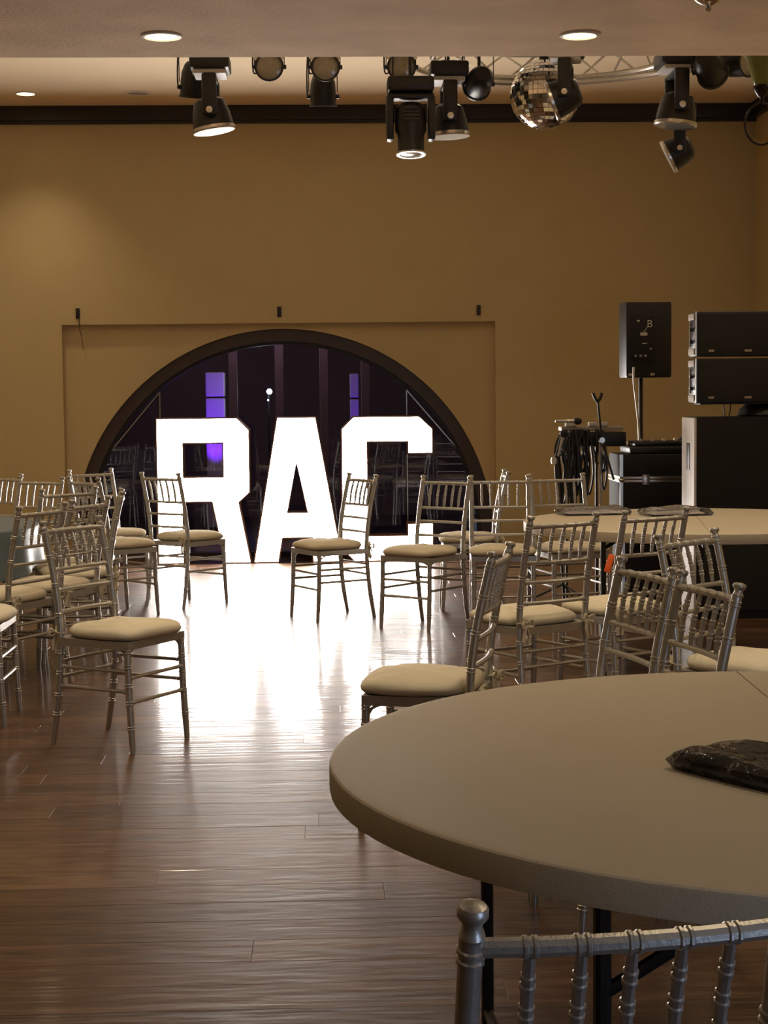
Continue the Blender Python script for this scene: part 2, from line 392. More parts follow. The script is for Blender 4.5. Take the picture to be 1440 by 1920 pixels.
MB().lathe([(0, -.03), (.02, -.025), (.032, 0), (.02, .025), (0, .03)], 12, TR(.01, -.03, 1.48)@RY(1.0)).obj('bulb', M['cool_bulb'], t)
MB().lathe([(0, -.012), (.012, 0), (0, .012)], 10, TR(-.004, -.03, 1.39)).obj('bulb', M['cool_bulb'], t)
light('lamp', 'POINT', (0, -.12, 1.46), 5, (.8, .85, 1.0), parent=t, shadow_soft_size=.04)
light('lamp', 'POINT', (0, -1.25, 2.75), 45, (.80, .55, .72), parent=t, shadow_soft_size=.2)  # added fill with no bulb of its own, lifts the dark patio

# ================================================================== MARQUEE LETTERS
YL = 14.26
LET = {
 'R': ([(-1.437,0),(-1.437,1.25),(-.742,1.25),(-.638,1.142),(-.638,.607),(-.732,.522),(-.634,0),(-.868,0),(-.972,.524),(-1.208,.524),(-1.208,0)], [[(-1.2,1.026),(-.874,1.026),(-.874,.748),(-1.2,.748)]]),
 'A': ([(-.410,1.25),(-.071,1.25),(.148,0),(-.118,0),(-.120,.207),(-.365,.207),(-.402,0),(-.624,0)], [[(-.244,.864),(-.163,.438),(-.318,.438)]]),
 'C': ([(.246,1.25),(.807,1.25),(.927,1.138),(.927,.92),(.703,.92),(.703,1.021),(.368,1.021),(.368,.229),(.697,.229),(.697,.332),(.927,.332),(.927,.1),(.804,0),(.240,0),(.134,.11),(.137,1.143)], []),
}
for ch, (outer, holes) in LET.items():
    x0 = sum(p[0] for p in outer)/len(outer)
    sh = lambda l: [(p[0]-x0, p[1]) for p in l]
    t = thing('marquee_letter', 'tall glowing white block letter %s standing on the floor before the arched window' % ch, 'letter', (x0, YL, 0), 0, 'illuminated block letters')
    o2, h2 = sh(outer), [sh(h) for h in holes]
    if sum(o2[i][0]*o2[(i+1)%len(o2)][1]-o2[(i+1)%len(o2)][0]*o2[i][1] for i in range(len(o2))) < 0: o2 = o2[::-1]
    MB().prism(o2, .008, .20, h2, caps=(False, True)).obj('letter_shell', M['letter_body'], t, 20)
    def inset(l, d, hole):
        k = len(l); ar = sum(l[i][0]*l[(i+1)%k][1]-l[(i+1)%k][0]*l[i][1] for i in range(k)); sg = 1 if (ar > 0) != hole else -1
        out = []
        for i in range(k):
            p, q, r_ = Vector(l[i-1]), Vector(l[i]), Vector(l[(i+1)%k]); a = (q-p).normalized(); b = (r_-q).normalized()
            na, nb = Vector((-a.y, a.x))*sg, Vector((-b.y, b.x))*sg; m_ = (na+nb); m_ = m_/max(.35, m_.dot(na)); out.append(tuple(q+m_*d))
        return out
    fo, fh = inset(o2, .012, False), [inset(h, .012, True) for h in h2]
    MB().prism(fo, .010, .03, fh).obj('lit_face', M['letter_face'], t, 20)
    b = MB()
    for l, ins in [(o2, fo)]+list(zip(h2, fh)):
        k = len(l); vs = [(p[0], y_, p[1]) for y_ in (0, .02) for p in l]+[(p[0], y_, p[1]) for y_ in (0, .02) for p in ins]; fs = []
        for i in range(k):
            j = (i+1) % k; fs += [(i, j, 2*k+j, 2*k+i), (i, k+i, k+j, j), (2*k+i, 2*k+j, 3*k+j, 3*k+i)]
        b.add(vs, fs)
    b.obj('edge_trim', M['letter_body'], t, 20)

# ================================================================== CHAIRS
def rings(length, spots, r, bump=.0032, taper=None, end=0.0):
    """arc-length list with radius: double bamboo rings at spots"""
    out = [(0.0, r), (length, r)]
    for s_ in spots:
        for q in (-.0055, .0055):
            for d, h in ((-.0034, 0), (-.0016, bump), (.0016, bump), (.0034, 0)): out.append((s_+q+d, r+h))
    out = sorted((x, rr) for x, rr in out if 0 <= x <= length)
    return [(x, rr*(taper(x/length) if taper else 1)) for x, rr in out]
def along(path, prof, n=10, b=None):
    P = [Vector(p) for p in path]; seg = [(P[i+1]-P[i]).length for i in range(len(P)-1)]; tot = sum(seg)
    sc = tot/prof[-1][0]; pts = []; rad = []; ex = []
    acc = 0; cuts = []
    for l in seg[:-1]: acc += l; cuts.append(acc)
    ss = sorted([(x*sc, r) for x, r in prof]+[(c, None) for c in cuts], key=lambda q: q[0])
    for i, (x, r) in enumerate(ss):
        if r is None:
            lo = max((q for q in ss[:i] if q[1] is not None), key=lambda q: q[0]); hi = min((q for q in ss[i+1:] if q[1] is not None), key=lambda q: q[0])
            r = lo[1]+(hi[1]-lo[1])*(x-lo[0])/max(1e-9, hi[0]-lo[0])
        d = x; k = 0
        while k < len(seg)-1 and d > seg[k]: d -= seg[k]; k += 1
        pts.append(P[k].lerp(P[k+1], min(1, d/seg[k]))); rad.append(r)
    q = [0]
    for i in range(1, len(pts)):
        if (pts[i]-pts[q[-1]]).length > 1e-5: q.append(i)
    b = b or MB(); return b.tube([pts[i] for i in q], [rad[i] for i in q], n)
def smooth(ctrl, n):
    out = []
    for i in range(len(ctrl)-1):
        p0_, p1, p2, p3 = [Vector(ctrl[max(0, min(len(ctrl)-1, i+d))]) for d in (-1, 0, 1, 2)]
        for k in range(n):
            t = k/n; out.append(.5*((2*p1)+(p2-p0_)*t+(2*p0_-5*p1+4*p2-p3)*t*t+(3*p1-p0_-3*p2+p3)*t**3))
    out.append(Vector(ctrl[-1])); return out
def post_y(z):   # back post curve, y at height z
    k = [(0, -.212), (.2, -.178), (.44, -.160), (.65, -.180), (.90, -.235)]
    for (z0, y0), (z1, y1) in zip(k, k[1:]):
        if z <= z1: return y0+(y1-y0)*(z-z0)/(z1-z0)
    return k[-1][1]
def rail(z, r, b, spots, bow=.014):
    x = .172; yy = post_y(z)
    path = [(-x+2*x*i/8, yy-bow*(1-((i-4)/4)**2), z) for i in range(9)]
    return along(path, rings(2*x, spots, r, .0018), 10, b)
def make_chair():
    t = bpy.data.objects.new('chiavari_chair', None); t.empty_display_size = .1; COL.objects.link(t)
    for s_ in (-1, 1):
        ctrl = [(s_*.178, post_y(z), z) for z in (0, .2, .44, .65, .885)]
        prof = rings(.89, [.13, .21, .30, .385, .535, .655, .77, .865], .0138, .0022, lambda u: .82+.18*min(1, u/.15))
        b = along(smooth(ctrl, 4), prof, 12)
        top = TR(s_*.178, post_y(.885)-.001, .882)@RX(.2)
        b.lathe([(.0138, -.004), (.0150, .0), (.0132, .005), (.0112, .010), (.0118, .015), (.0158, .019), (.0176, .023), (.0176, .028), (.0150, .032), (.008, .034), (0, .0345)], 12, top)
        b.obj('back_post', M['silver'], t)
        prof = rings(.432, [.10, .20, .27, .345, .405], .0138, .0022, lambda u: .80+.2*min(1, u/.25))
        along([(s_*.182, .200, 0), (s_*.180, .186, .22), (s_*.178, .180, .432)], prof, 12).obj('front_leg', M['silver'], t)
    b = MB()
    for (x0, y0, x1, y1) in ((-.176, .176, .176, .176), (-.172, -.155, .172, -.155), (-.176, .176, -.174, -.155), (.176, .176, .174, -.155)):
        p, q = Vector((x0, y0, 0)), Vector((x1, y1, 0)); d = (q-p).normalized(); nrm = Vector((-d.y, d.x, 0))*.017
        e = d*.012; p -= e; q += e
        vs = [p-nrm, q-nrm, q+nrm, p+nrm]; b.add([(v.x, v.y, z) for z in (.413, .445) for v in vs], [(0,1,2,3),(4,7,6,5),(0,4,5,1),(1,5,6,2),(2,6,7,3),(3,7,4,0)])
    b.add([(-.17, .175, .444), (.17, .175, .444), (.165, -.15, .444), (-.165, -.15, .444), (-.17, .175, .43), (.17, .175, .43), (.165, -.15, .43), (-.165, -.15, .43)], [(3,2,1,0), (4,5,6,7)])
    for s_ in (-1, 1):   # curved corner brackets under the seat
        b.tube(smooth([(s_*.176, .183, .375), (s_*.165, .183, .402), (s_*.135, .182, .416)], 4), .005, 6)
        b.tube(smooth([(s_*.178, .176, .375), (s_*.177, .160, .402), (s_*.176, .130, .416)], 4), .005, 6)
    b.obj('seat_frame', M['silver'], t, 25)
    # cushion
    b = MB(); n = 36; vs = []; fs = []
    lv = [(.86, .446), (.95, .448), (.99, .457), (1.0, .466), (.985, .476), (.94, .485), (.84, .493), (.64, .500), (.4, .503), (.15, .504)]
    for sc, z in lv:
        for i in range(n):
            a = 2*PI*i/n; c, s2 = math.cos(a), math.sin(a); e = 2/4.2
            yx = math.copysign(abs(s2)**e, s2); xx = math.copysign(abs(c)**e, c)
            wv = .204 if yx > 0 else .204-.032*(-yx)
            dz = .004*math.sin(5*a+.7)*(1 if z > .474 else .3)*sc
            vs.append((xx*wv*sc, .026+yx*.192*sc, z+dz))
    m_ = len(lv)
    for k in range(m_-1):
        for i in range(n): j = (i+1) % n; fs.append((k*n+i, k*n+j, (k+1)*n+j, (k+1)*n+i))
    fs.append(tuple((m_-1)*n+i for i in range(n))); fs.append(tuple(range(n-1, -1, -1)))
    b.add(vs, fs).obj('cushion', M['cushion'], t, 60)
    for s_ in (-1, 1):
        b = MB(); x = s_*.168; y_ = -.180
        b.tube(smooth([(x, y_+.02, .46), (x, y_-.004, .462), (x+s_*.016, y_+.004, .465), (x+s_*.016, y_+.024, .462), (x, y_+.03, .46)], 4), .004, 6, flat=2.0)
        b.tube(smooth([(x, y_-.006, .462), (x-s_*.022, y_-.022, .482), (x-s_*.030, y_-.02, .455), (x, y_-.008, .458)], 4), .004, 6, flat=2.0)
        b.tube(smooth([(x, y_-.006, .462), (x+s_*.022, y_-.024, .476), (x+s_*.024, y_-.022, .448), (x, y_-.008, .456)], 4), .004, 6, flat=2.0)
        b.tube(smooth([(x, y_-.006, .46), (x-s_*.012, y_-.014, .42), (x-s_*.008, y_-.018, .375)], 4), .004, 6, flat=2.2)
        b.tube(smooth([(x, y_-.006, .46), (x+s_*.010, y_-.016, .43), (x+s_*.016, y_-.014, .39)], 4), .004, 6, flat=2.2)
        b.obj('tie', M['tie'], t)
    rail(.868, .0105, None, [.344*i/6 for i in range(1, 6)]).obj('top_rail', M['silver'], t)
    for z in (.715, .632, .545): rail(z, .0085, None, [.02, .324]).obj('back_rail', M['silver'], t)
    for i in range(5):
        u = (i+1)/6; x = -.172+.344*u; bw = .014*(1-(2*u-1)**2)
        p1 = (x*.97, post_y(.715)-bw, .715); p2 = (x, post_y(.868)-bw, .868); mid = (x*.985, (p1[1]+p2[1])/2+.006, .79)
        along(smooth([p1, mid, p2], 3), rings(.155, [.045, .080, .115], .0078, .0018, lambda u_: .82+.18*min(1, 4*u_, 4*(1-u_))), 8).obj('spindle', M['silver'], t)
    st = lambda p, q: along([p, q], rings((Vector(p)-Vector(q)).length, [.02, (Vector(p)-Vector(q)).length-.02], .0076, .0018), 8).obj('stretcher', M['silver'], t)
    for s_ in (-1, 1):
        for z in (.325, .245): st((s_*.180, .186, z), (s_*.178, post_y(z), z))
    for z in (.300, .200): st((-.180, .187, z), (.180, .187, z))
    for z in (.345, .280): st((-.178, post_y(z), z), (.178, post_y(z), z))
    return t
CH = [
 ((-.854, 6.849, -31.3), 'silver chair alone on the open floor, largest of the left group, facing right', 'chairs around the draped table'),
 ((.033, 10.684, 208), 'silver chair on the glossy floor in front of the letter C, turned left toward A', 'chairs before the letters'),
 ((-.959, 11.473, 49.3), 'silver chair standing in front of the left stem of letter R', 'chairs before the letters'),
 ((.598, 10.158, 229.3), 'silver chair whose seat overlaps the foot of letter C', 'chairs before the letters'),
 ((.343, 5.461, 164.7), 'silver chair seen edge-on beyond the near white table, domed cushion jutting left', 'chairs between the two white tables'),
 ((1.075, 10.147, 267), 'silver chair facing the camera just beyond the left edge of the far white table', 'chairs around the far white table'),
 ((.967, 11.058, 177.8), 'rearmost side-on silver chair half hidden behind the two chairs right of letter C', 'chairs around the far white table'),
 ((1.513, 10.258, 283.2), 'silver chair behind the far white table below the microphone stands', 'chairs around the far white table'),
 ((.860, 7.064, 122.1), 'silver chair seen from behind in front of the left rim of the far white table', 'chairs around the far white table'),
 ((1.296, 7.325, 121.7), 'silver chair seen from behind before the crinkled plastic bags on the far table', 'chairs around the far white table'),
 ((1.459, 5.756, -46), 'silver chair turned right, its ivory cushion showing just above the near table', 'chairs between the two white tables'),
 ((.709, 4.785, 194), 'narrow-looking silver chair beside the near white table, back to the orange tag', 'chairs between the two white tables'),
 ((.795, 4.375, 192), 'narrow-looking silver chair closest behind the near white table, on the right', 'chairs between the two white tables'),
 ((-1.555, 8.085, 152.5), 'silver chair drawn up to the blue draped table, cushion ties hanging at its back', 'chairs around the draped table'),
 ((-1.595, 7.36, 0), 'silver chair cut by the left photo edge, only a front leg and seat corner showing', 'chairs around the draped table'),
 ((-1.405, 8.545, 158), 'silver chair second behind the lone one, facing the blue draped table', 'chairs around the draped table'),
 ((-1.61, 9.68, 132), 'silver chair at the far side of the blue draped table, mostly hidden by chair backs', 'chairs around the draped table'),
 ((-1.375, 10.95, 40), 'silver chair with its ivory seat just left of the chair before R', 'chairs around the draped table'),
 ((-1.97, 10.72, 238), 'silver chair facing the camera against the tan wall, behind the blue draped table', 'chairs around the draped table'),
 ((-1.525, 11.855, -48.3), 'rearmost silver chair at the left foot of the arched window', 'chairs around the draped table'),
 ((-1.35, 9.15, 188), 'silver chair seen edge-on, its backrest a single leaning post beside the draped table group', 'chairs around the draped table'),
 ((-2.345, 11.30, 235), 'farther of the two silver chair backs cut by the left photo edge', 'chairs around the draped table'),
 ((-2.42, 10.44, 228), 'nearer of the two silver chair backs cut by the left photo edge', 'chairs around the draped table'),
 ((.262, 1.828, 98), 'closest silver chair, only its backrest top showing, pushed up to the near white table', 'chairs at the near white table'),
]
proto = make_chair()
for i, ((x, y, h), lab, grp) in enumerate(CH):
    rz = math.radians(h-90)
    if i == 0:
        proto.location = (x, y, 0); proto.rotation_euler = (0, 0, rz); tag(proto, lab, 'chair', grp); c = proto
    else: c = dup(proto, lab, (x, y, 0), rz, grp)
    if i == len(CH)-1: c.scale = (.90, 1, 1)

# ================================================================== TABLES
def round_table(cx, cy, R_, seam, label, legs):
    t = thing('folding_table', label, 'table', (cx, cy, 0), seam, 'round white folding tables')
    # local: seam along Y
    for s_ in (-1, 1):
        b = MB(); n = 48; g = .0015
        prof = [(R_-.05, .699), (R_-.006, .699), (R_-.001, .701), (R_, .706), (R_, .742), (R_-.0015, .747), (R_-.005, .7495), (R_-.010, .750), (R_-.03, .750)]
        vs = []; fs = []
        for i in range(n+1):
            a = -PI/2+PI*i/n; 
            for r_, z in prof: vs.append((s_*(r_*math.cos(a)+g), s_*r_*math.sin(a), z))
        m_ = len(prof)
        for i in range(n):
            for k in range(m_-1): fs.append((i*m_+k, (i+1)*m_+k, (i+1)*m_+k+1, i*m_+k+1))
        fs.append(tuple((i*m_+m_-1) for i in range(n+1))); fs.append(tuple((i*m_) for i in range(n, -1, -1)))
        fs.append(tuple(range(m_-1, -1, -1))+tuple(n*m_+k for k in range(m_)))
        b.add(vs, fs).obj('tabletop_half', M['table'], t, 24)
    inv = RZ(-seam)
    for (p, q) in legs:
        a, b_ = [inv @ Vector((v[0]-cx, v[1]-cy, 0)) for v in (p, q)]
        for v in (a, b_):
            l = MB().tube([(v.x, v.y, .0), (v.x, v.y, .685)], .0135, 10).obj('leg', M['table_leg'], t)
            MB().lathe([(0, 0), (.017, 0), (.017, .03), (.0135, .035)], 10, TR(v.x, v.y, 0)).obj('foot_cap', M['black'], l)
        MB().tube([(a.x, a.y, .675), (b_.x, b_.y, .675)], .0135, 10).obj('cross_bar', M['table_leg'], t)
        MB().tube([(a.x, a.y, .09), (b_.x, b_.y, .09)], .011, 10).obj('cross_bar', M['table_leg'], t)
        sx = -1 if a.x > 0 else 1
        for v in (a, b_): MB().tube([(v.x, v.y, .545), (v.x+sx*.215, v.y, .682)], .011, 8).obj('brace', M['table_leg'], t)
    MB().box(-.03, .03, -.78, .78, .672, .690).obj('hinge_rail', M['table_leg'], t)
    return t
C1_ = (.917, 2.96)
m1 = lambda p: (2*C1_[0]-p[0], 2*C1_[1]-p[1])
la, lb = (.333, 3.48), (.388, 2.33)
round_table(.917, 2.96, .915, math.radians(-2.8), 'large round white folding table in the foreground with a black package on it', [(la, lb), (m1(la), m1(lb))])
C2_ = (1.95, 8.63)
def pol(c, seam, x, y): v = RZ(seam) @ Vector((x, y, 0)); return (c[0]+v.x, c[1]+v.y)
sm = math.radians(-9.4)
round_table(1.95, 8.63, .915, sm, 'round white folding table farther back, crinkled plastic bags lying on it', [(pol(C2_, sm, -.5, -.55), pol(C2_, sm, -.5, .55)), (pol(C2_, sm, .5, -.55), pol(C2_, sm, .5, .55))])
# draped table on the left
t = round_table(-2.46, 8.87, .915, 0.3, 'round folding table hidden under the blue grey satin cloth', [((-2.86, 8.3), (-2.86, 9.44)), ((-2.06, 8.3), (-2.06, 9.44))])
b = MB(); n = 96; vs = []; fs = []
for k, (r_, z) in enumerate([(.01, .7535), (.5, .7535), (.90, .7535), (.925, .750), (.932, .738), (.935, .70), (.938, .64), (.942, .58), (.946, .525)]):
    for i in range(n):
        a = 2*PI*i/n; rip = max(0, k-4)*.005*math.sin(14*a+1.3*math.sin(3*a)); dz = .03*math.sin(4*a+.6)*max(0, k-4)/4
        vs.append(((r_+rip)*math.cos(a), (r_+rip)*math.sin(a), z+(dz if k > 4 else 0)))
for k in range(8):
    for i in range(n): j = (i+1) % n; fs.append((k*n+i, k*n+j, (k+1)*n+j, (k+1)*n+i))
fs.append(tuple(range(n-1, -1, -1)))
o = b.add(vs, fs).obj('tablecloth', M['satin'], None, 60); o.location = (-2.46, 8.87, 0)
tag(o, 'blue grey satin cloth draped over the table at the left edge', 'tablecloth')

# package of folded black napkins on the near table
t = thing('napkin_package', 'folded black linens in a shiny clear wrapper on the near white table', 'package', (.752, 2.775, .7505), math.atan2(-.84, .54))
def slab(L, W, z0, z1, n=22, seed=1, lump=.006, tipx=.0):
    rnd = random.Random(seed); vs = []; fs = []; ph = [rnd.uniform(0, 6) for _ in range(6)]
    for top in (0, 1):
        for i in range(n+1):
            for j in range(n+1):
                u, v = i/n*2-1, j/n*2-1
                e = max(abs(u), abs(v)); rr = (1-max(0, e-.75)/.25)
                edge = math.sqrt(max(0, 1-(1-min(1, (1-e)/.28))**2))
                mid = z0+(z1-z0)*.45
                zz = mid+((z1-mid) if top else (z0-mid))*(edge if top else min(1, edge*1.6))
                if top: zz += edge*lump*(math.sin(3*u+ph[0])*math.cos(4*v+ph[1])+.6*math.sin(7*v+ph[2]+2*u))
                k = 1-.05*abs(u*v)
                vs.append((u*L/2*k, v*W/2*k, zz))
    m_ = (n+1)**2
    for i in range(n):
        for j in range(n):
            a, b_, c, d = i*(n+1)+j, (i+1)*(n+1)+j, (i+1)*(n+1)+j+1, i*(n+1)+j+1
            fs += [(a, d, c, b_), (m_+a, m_+b_, m_+c, m_+d)]
    return vs, fs
MB().add(*slab(.315, .185, .0, .015, seed=3, lump=.001)).obj('folded_linen', M['linen'], t, 80)
MB().add(*slab(.30, .175, .014, .033, seed=5, lump=.003), T=TR(.006, .004, 0)).obj('folded_linen', M['linen'], t, 80)
MB().add(*slab(.335, .20, -.0005, .037, seed=9, lump=.004)).obj('wrapper', M['film'], t, 80)
# plastic bags on the far table
for i, (x, y, L, W, rz, lab) in enumerate([(1.47, 9.14, .40, .26, .1, 'crinkled clear plastic bag on the far table, left of the pair'), (1.90, 9.00, .38, .24, .15, 'crinkled clear plastic bag on the far table, right of the pair')]):
    t = thing('plastic_bag', lab, 'bag', (x, y, .7505), rz, 'plastic bags on the far table')
    MB().add(*slab(L, W, 0, .035, n=26, seed=20+i, lump=.010)).obj('bag_film', M['film'], t, 80)
    MB().add(*slab(L*.8, W*.7, .001, .018, n=14, seed=40+i, lump=.004)).obj('contents', M['white'], t, 80)

# orange tag by the far table
o = MB().add(*slab(.03, .09, -.006, .006, n=6, seed=2, lump=.001), T=RX(1.3)).obj('orange_tag', M['orange'], None, 60)
o.location = (1.300, 7.60, .632); o.rotation_euler = (0, .35, 0); tag(o, 'small bright orange tag by a chair back under the far table', 'tag')

# ================================================================== CEILING LIGHTS
def can(x, y, z, label, lit=True, W=NEAR_CAN_W, grp='round ceiling lights', ang=2.0, r=.088, blend=.6):
    t = thing('recessed_light', label, 'ceiling light', (x, y, z), 0, grp)
    MB().lathe([(r*.80, -.002), (r*.86, -.010), (r, -.008), (r*1.03, -.001), (r*1.03, 0)], 28).obj('trim_ring', M['can_rim'], t)
    MB().lathe([(0, -.0035), (r*.8, -.0035), (r*.84, -.001)], 28).obj('lens', M['can_glow'] if lit else M['can_off'], t)
    if lit: light('lamp', 'SPOT', (0, 0, -.02), W, WARM, target=(0, 0, -1), parent=t, spot_size=ang, spot_blend=blend, shadow_soft_size=.07)
    return t
ROW = ['edge', 'second', 'third', 'fourth']; COLN = ['far left', 'left', 'right', 'far right']
for j, (y, k_) in enumerate(((7.5, 1.0), (5.3, 1.0), (3.1, .50), (.9, .05))):
    for k in (-2, -1, 0, 1):
        if j == 0 and k in (-1, 0): lab = 'lit round light in the low ceiling, %s of the two at its edge' % {-1: 'left', 0: 'right'}[k]
        else: lab = 'lit light in the low ceiling, %s row, %s column, out of frame' % (ROW[j], COLN[k+2])
        can(1.152+1.847*k, y, ZS, lab, True, NEAR_CAN_W*k_*(.25 if j == 2 and k < 0 else 1))
can(-2.421, 14.03, ZC, 'lit round light in the high ceiling by the arched wall', True, FAR_CAN_W, ang=1.7, blend=1.0)
can(-4.25, 14.03, ZC, 'lit round light in the high ceiling, leftmost by the arched wall, outside the picture', True, FAR_CAN_W, ang=1.9, blend=1.0)
for j, y in enumerate((8.9, 11.4)):  # two unseen can rows, added to brighten the back wall and far table
    for k in range(5): can(-4.2+1.75*k, y, ZC, 'added fill light in the high ceiling, %s row, %s column, out of frame' % (('front', 'middle')[j], ('outer left', 'left', 'centre', 'right', 'outer right')[k]), True, 30.0, ang=2.2)
can(-1.503, 14.03, ZC, 'dull unlit round fitting in the high ceiling', False, r=.105)

# ================================================================== STAGE LIGHTING
ZP, YP = 3.70, 10.4
o = MB().tube([(-1.3, YP, ZP), (3.2, YP, ZP)], .025, 12).obj('lighting_pipe', M['black'], None)
for x in (-1.1, 1.0, 3.0): MB().tube([(x, YP, ZP), (x, YP, ZC)], .012, 8).obj('hanger', M['black'], o)
tag(o, 'black pipe that carries the stage lights, hidden above the low ceiling edge', 'pipe')
def clamp(t, h, y=None):   # from fixture origin up to the pipe
    d = RZ(-t.rotation_euler.z) @ Vector((0, YP-t.location.y, 0))
    if d.length > .01: MB().tube([(0, 0, h-.01), (d.x, d.y, h-.01)], .014, 8).obj('offset_arm', M['black'], t)
    MB().box(d.x-.02, d.x+.02, d.y-.03, d.y+.03, h-.03, h+.035).tube([(0, 0, 0), (0, 0, h)], .010, 8).obj('clamp', M['black'], t)
    MB().tube(smooth([(-.03, .02, h), (-.09, .03, h-.05), (-.10, .02, -.02), (-.05, .01, .0)], 5), .005, 6).obj('power_cable', M['cable'], t)
def wash(x, z, label, pan, tilt, y=YP, s=1.0, bezel='alu', rx=0.0):
    """moving-head wash: base, fork yoke, drum head with bright bezel. head axis down, tilted about local X"""
    t = thing('moving_head_light', label, 'stage light', (x, y, z), pan, 'moving head stage lights')
    MB().rbox(-.14*s, .14*s, -.12*s, .12*s, -.045*s, .045*s, .015*s).box(-.06, .06, -.05, .05, .045*s, .06*s).obj('base', M['black'], t)
    MB().rbox(-.115*s, .115*s, -.10*s, .10*s, -.075*s, -.045*s, .01*s).obj('base_cover', M['white'], t, label='pale grey cover under the base')
    b = MB().rbox(-.15*s, .15*s, -.04*s, .04*s, -.105*s, -.075*s, .008*s)
    for q in (-1, 1): b.rbox(q*.15*s-.018*s, q*.15*s+.018*s, -.045*s, .045*s, -.33*s, -.08*s, .012*s)
    b.obj('yoke', M['black'], t)
    T = TR(0, 0, -.30*s)@RX(tilt)@RY(rx)
    hd = MB().lathe([(0, .10*s), (.06*s, .098*s), (.095*s, .075*s), (.115*s, .0), (.125*s, -.07*s), (.125*s, -.09*s), (0, -.09*s)], 20, T).obj('head', M['black'], t)
    MB().lathe([(.112*s, -.088*s), (.118*s, -.082*s), (.132*s, -.082*s), (.134*s, -.10*s), (.128*s, -.108*s), (.112*s, -.106*s)], 20, T).obj('front_bezel', M[bezel], hd)
    MB().lathe([(0, -.102*s), (.06*s, -.103*s), (.112*s, -.096*s)], 20, T).obj('lens', M['lens'], hd)
    for q in (-1, 1): MB().lathe([(0, 0), (.02*s, 0), (.02*s, .008*s), (0, .01*s)], 12, TR(q*.168*s, 0, -.30*s)@RY(q*PI/2)).obj('pivot_cap', M['alu'], t)
    clamp(t, ZP-z); return t
wash(-.670, 3.445, 'moving head light hanging farthest left, bright rim tilted down right', PI/2, -.16, rx=0)
wash(.805, 3.445, 'moving head light right behind the long spotlight in the row centre', PI/2, -.05, y=YP+.25)
wash(1.46, 3.455, 'moving head light in front of the mirror ball, head tilted to the left', PI/2-.2, 1.22, y=YP-.35, s=.9)
wash(2.20, 3.465, 'moving head light on the far right cluster, upper one', PI/2, .10, y=YP, s=1.0)
def profile(x, z, label, y, tilt=.0, s=1.0):
    t = thing('moving_head_light', label, 'stage light', (x, y, z), 0, 'moving head stage lights')
    b = MB().rbox(-.14*s, .14*s, -.10*s, .10*s, -.045*s, .045*s, .018*s)
    b.obj('base', M['black'], t)
    b = MB().rbox(-.14*s, .14*s, -.055*s, .055*s, -.085*s, -.048*s, .01*s)
    for q in (-1, 1): b.rbox(q*.125*s-.022*s, q*.125*s+.022*s, -.06*s, .06*s, -.33*s, -.06*s, .016*s)
    b.obj('yoke', M['black'], t)
    T = TR(0, -.01, -.25*s)@RX(tilt)
    hd = MB().lathe([(0, .14*s), (.07*s, .138*s), (.092*s, .11*s), (.095*s, -.02*s), (.080*s, -.05*s), (.080*s, -.15*s), (.086*s, -.155*s), (.086*s, -.165*s), (0, -.165*s)], 20, T).obj('head', M['black'], t)
    MB().lathe([(.062*s, -.160*s), (.07*s, -.168*s), (.088*s, -.168*s), (.090*s, -.158*s)], 20, T).obj('front_bezel', M['alu'], hd)
    MB().lathe([(0, -.172*s), (.04*s, -.170*s), (.064*s, -.164*s)], 20, T).obj('lens', M['lens'], hd)
    for k in range(4): MB().box(-.05*s, .05*s, -.100*s, -.092*s, (.02+.022*k)*s, (.03+.022*k)*s, T).obj('cooling_fin', M['black'], hd)
    clamp(t, ZP-z); return t
profile(.541, 3.275, 'long barrelled moving spotlight pointing straight down, centre of the row', YP-.2, -.12)
wash(2.285, 3.205, 'lower moving head light hanging beneath the right cluster, turned left', PI/2-.22, 1.1, y=YP+.3, s=.84)
def par(x, z, label, aim, y=YP, clip=False, r=.085):
    """par can. aim=(tilt about X, pan about Z): local -Z is the beam"""
    t = thing('par_can_light', label, 'stage light', (x, y, z), 0, 'par can stage lights')
    T = RZ(aim[1])@RX(aim[0])
    MB().lathe([(0, .13), (.045, .128), (.06, .11), (.078, .06), (r*.97, .0), (r*.97, -.075), (r*1.06, -.078), (r*1.06, -.09), (r*.92, -.09), (r*.90, -.02), (0, -.015)], 24, T).obj('can_body', M['black'], t)
    ln = MB().lathe([(0, -.080), (.05, -.078), (r*.91, -.072)], 24, T).obj('lens', M['lens'], t)
    b = MB()
    for q in (-1, 1): b.lathe([(0, 0), (.014, 0), (.014, .022), (0, .022)], 10, T@TR(q*(r*.96), 0, -.03)@RY(q*PI/2))
    b.obj('yoke_knob', M['black'], t)
    b = MB(); h = ZP-z
    b.tube([tuple(T @ Vector((r+.006, 0, .0))), (r+.006, 0, h*.5), (r-.03, 0, h-.03), (-r+.03, 0, h-.03), (-r-.006, 0, h*.5), tuple(T @ Vector((-r-.006, 0, .0)))], .003, 6)
    b.obj('hanging_yoke', M['black'], t)
    if clip:
        pts_ = [(r*1.12*math.cos(a), r*1.12*math.sin(a), -.098) for a in [math.radians(g_) for g_ in (205, 235, 270, 305, 335)]]
        MB().tube([tuple(T @ Vector(p)) for p in pts_], .012, 6, flat=.4).obj('gel_frame', M['alu'], t)
        MB().box(-.025, .025, -r*1.28, -r*1.1, -.104, -.09, T).obj('gel_clip', M['alu'], t)
    clamp(t, h); return t
FC = PI/2*.94     # lens toward the camera side, slightly down
ax = lambda a: (-a, 0.0)
par(-.31, 3.424, 'black par can facing forward, first of the three with grey lenses', ax(FC), clip=True)
par(.032, 3.422, 'black par can facing forward, middle of the three with grey lenses', ax(FC), clip=True)
par(.496, 3.421, 'black par can facing forward, above the long spotlight', ax(FC), clip=True)
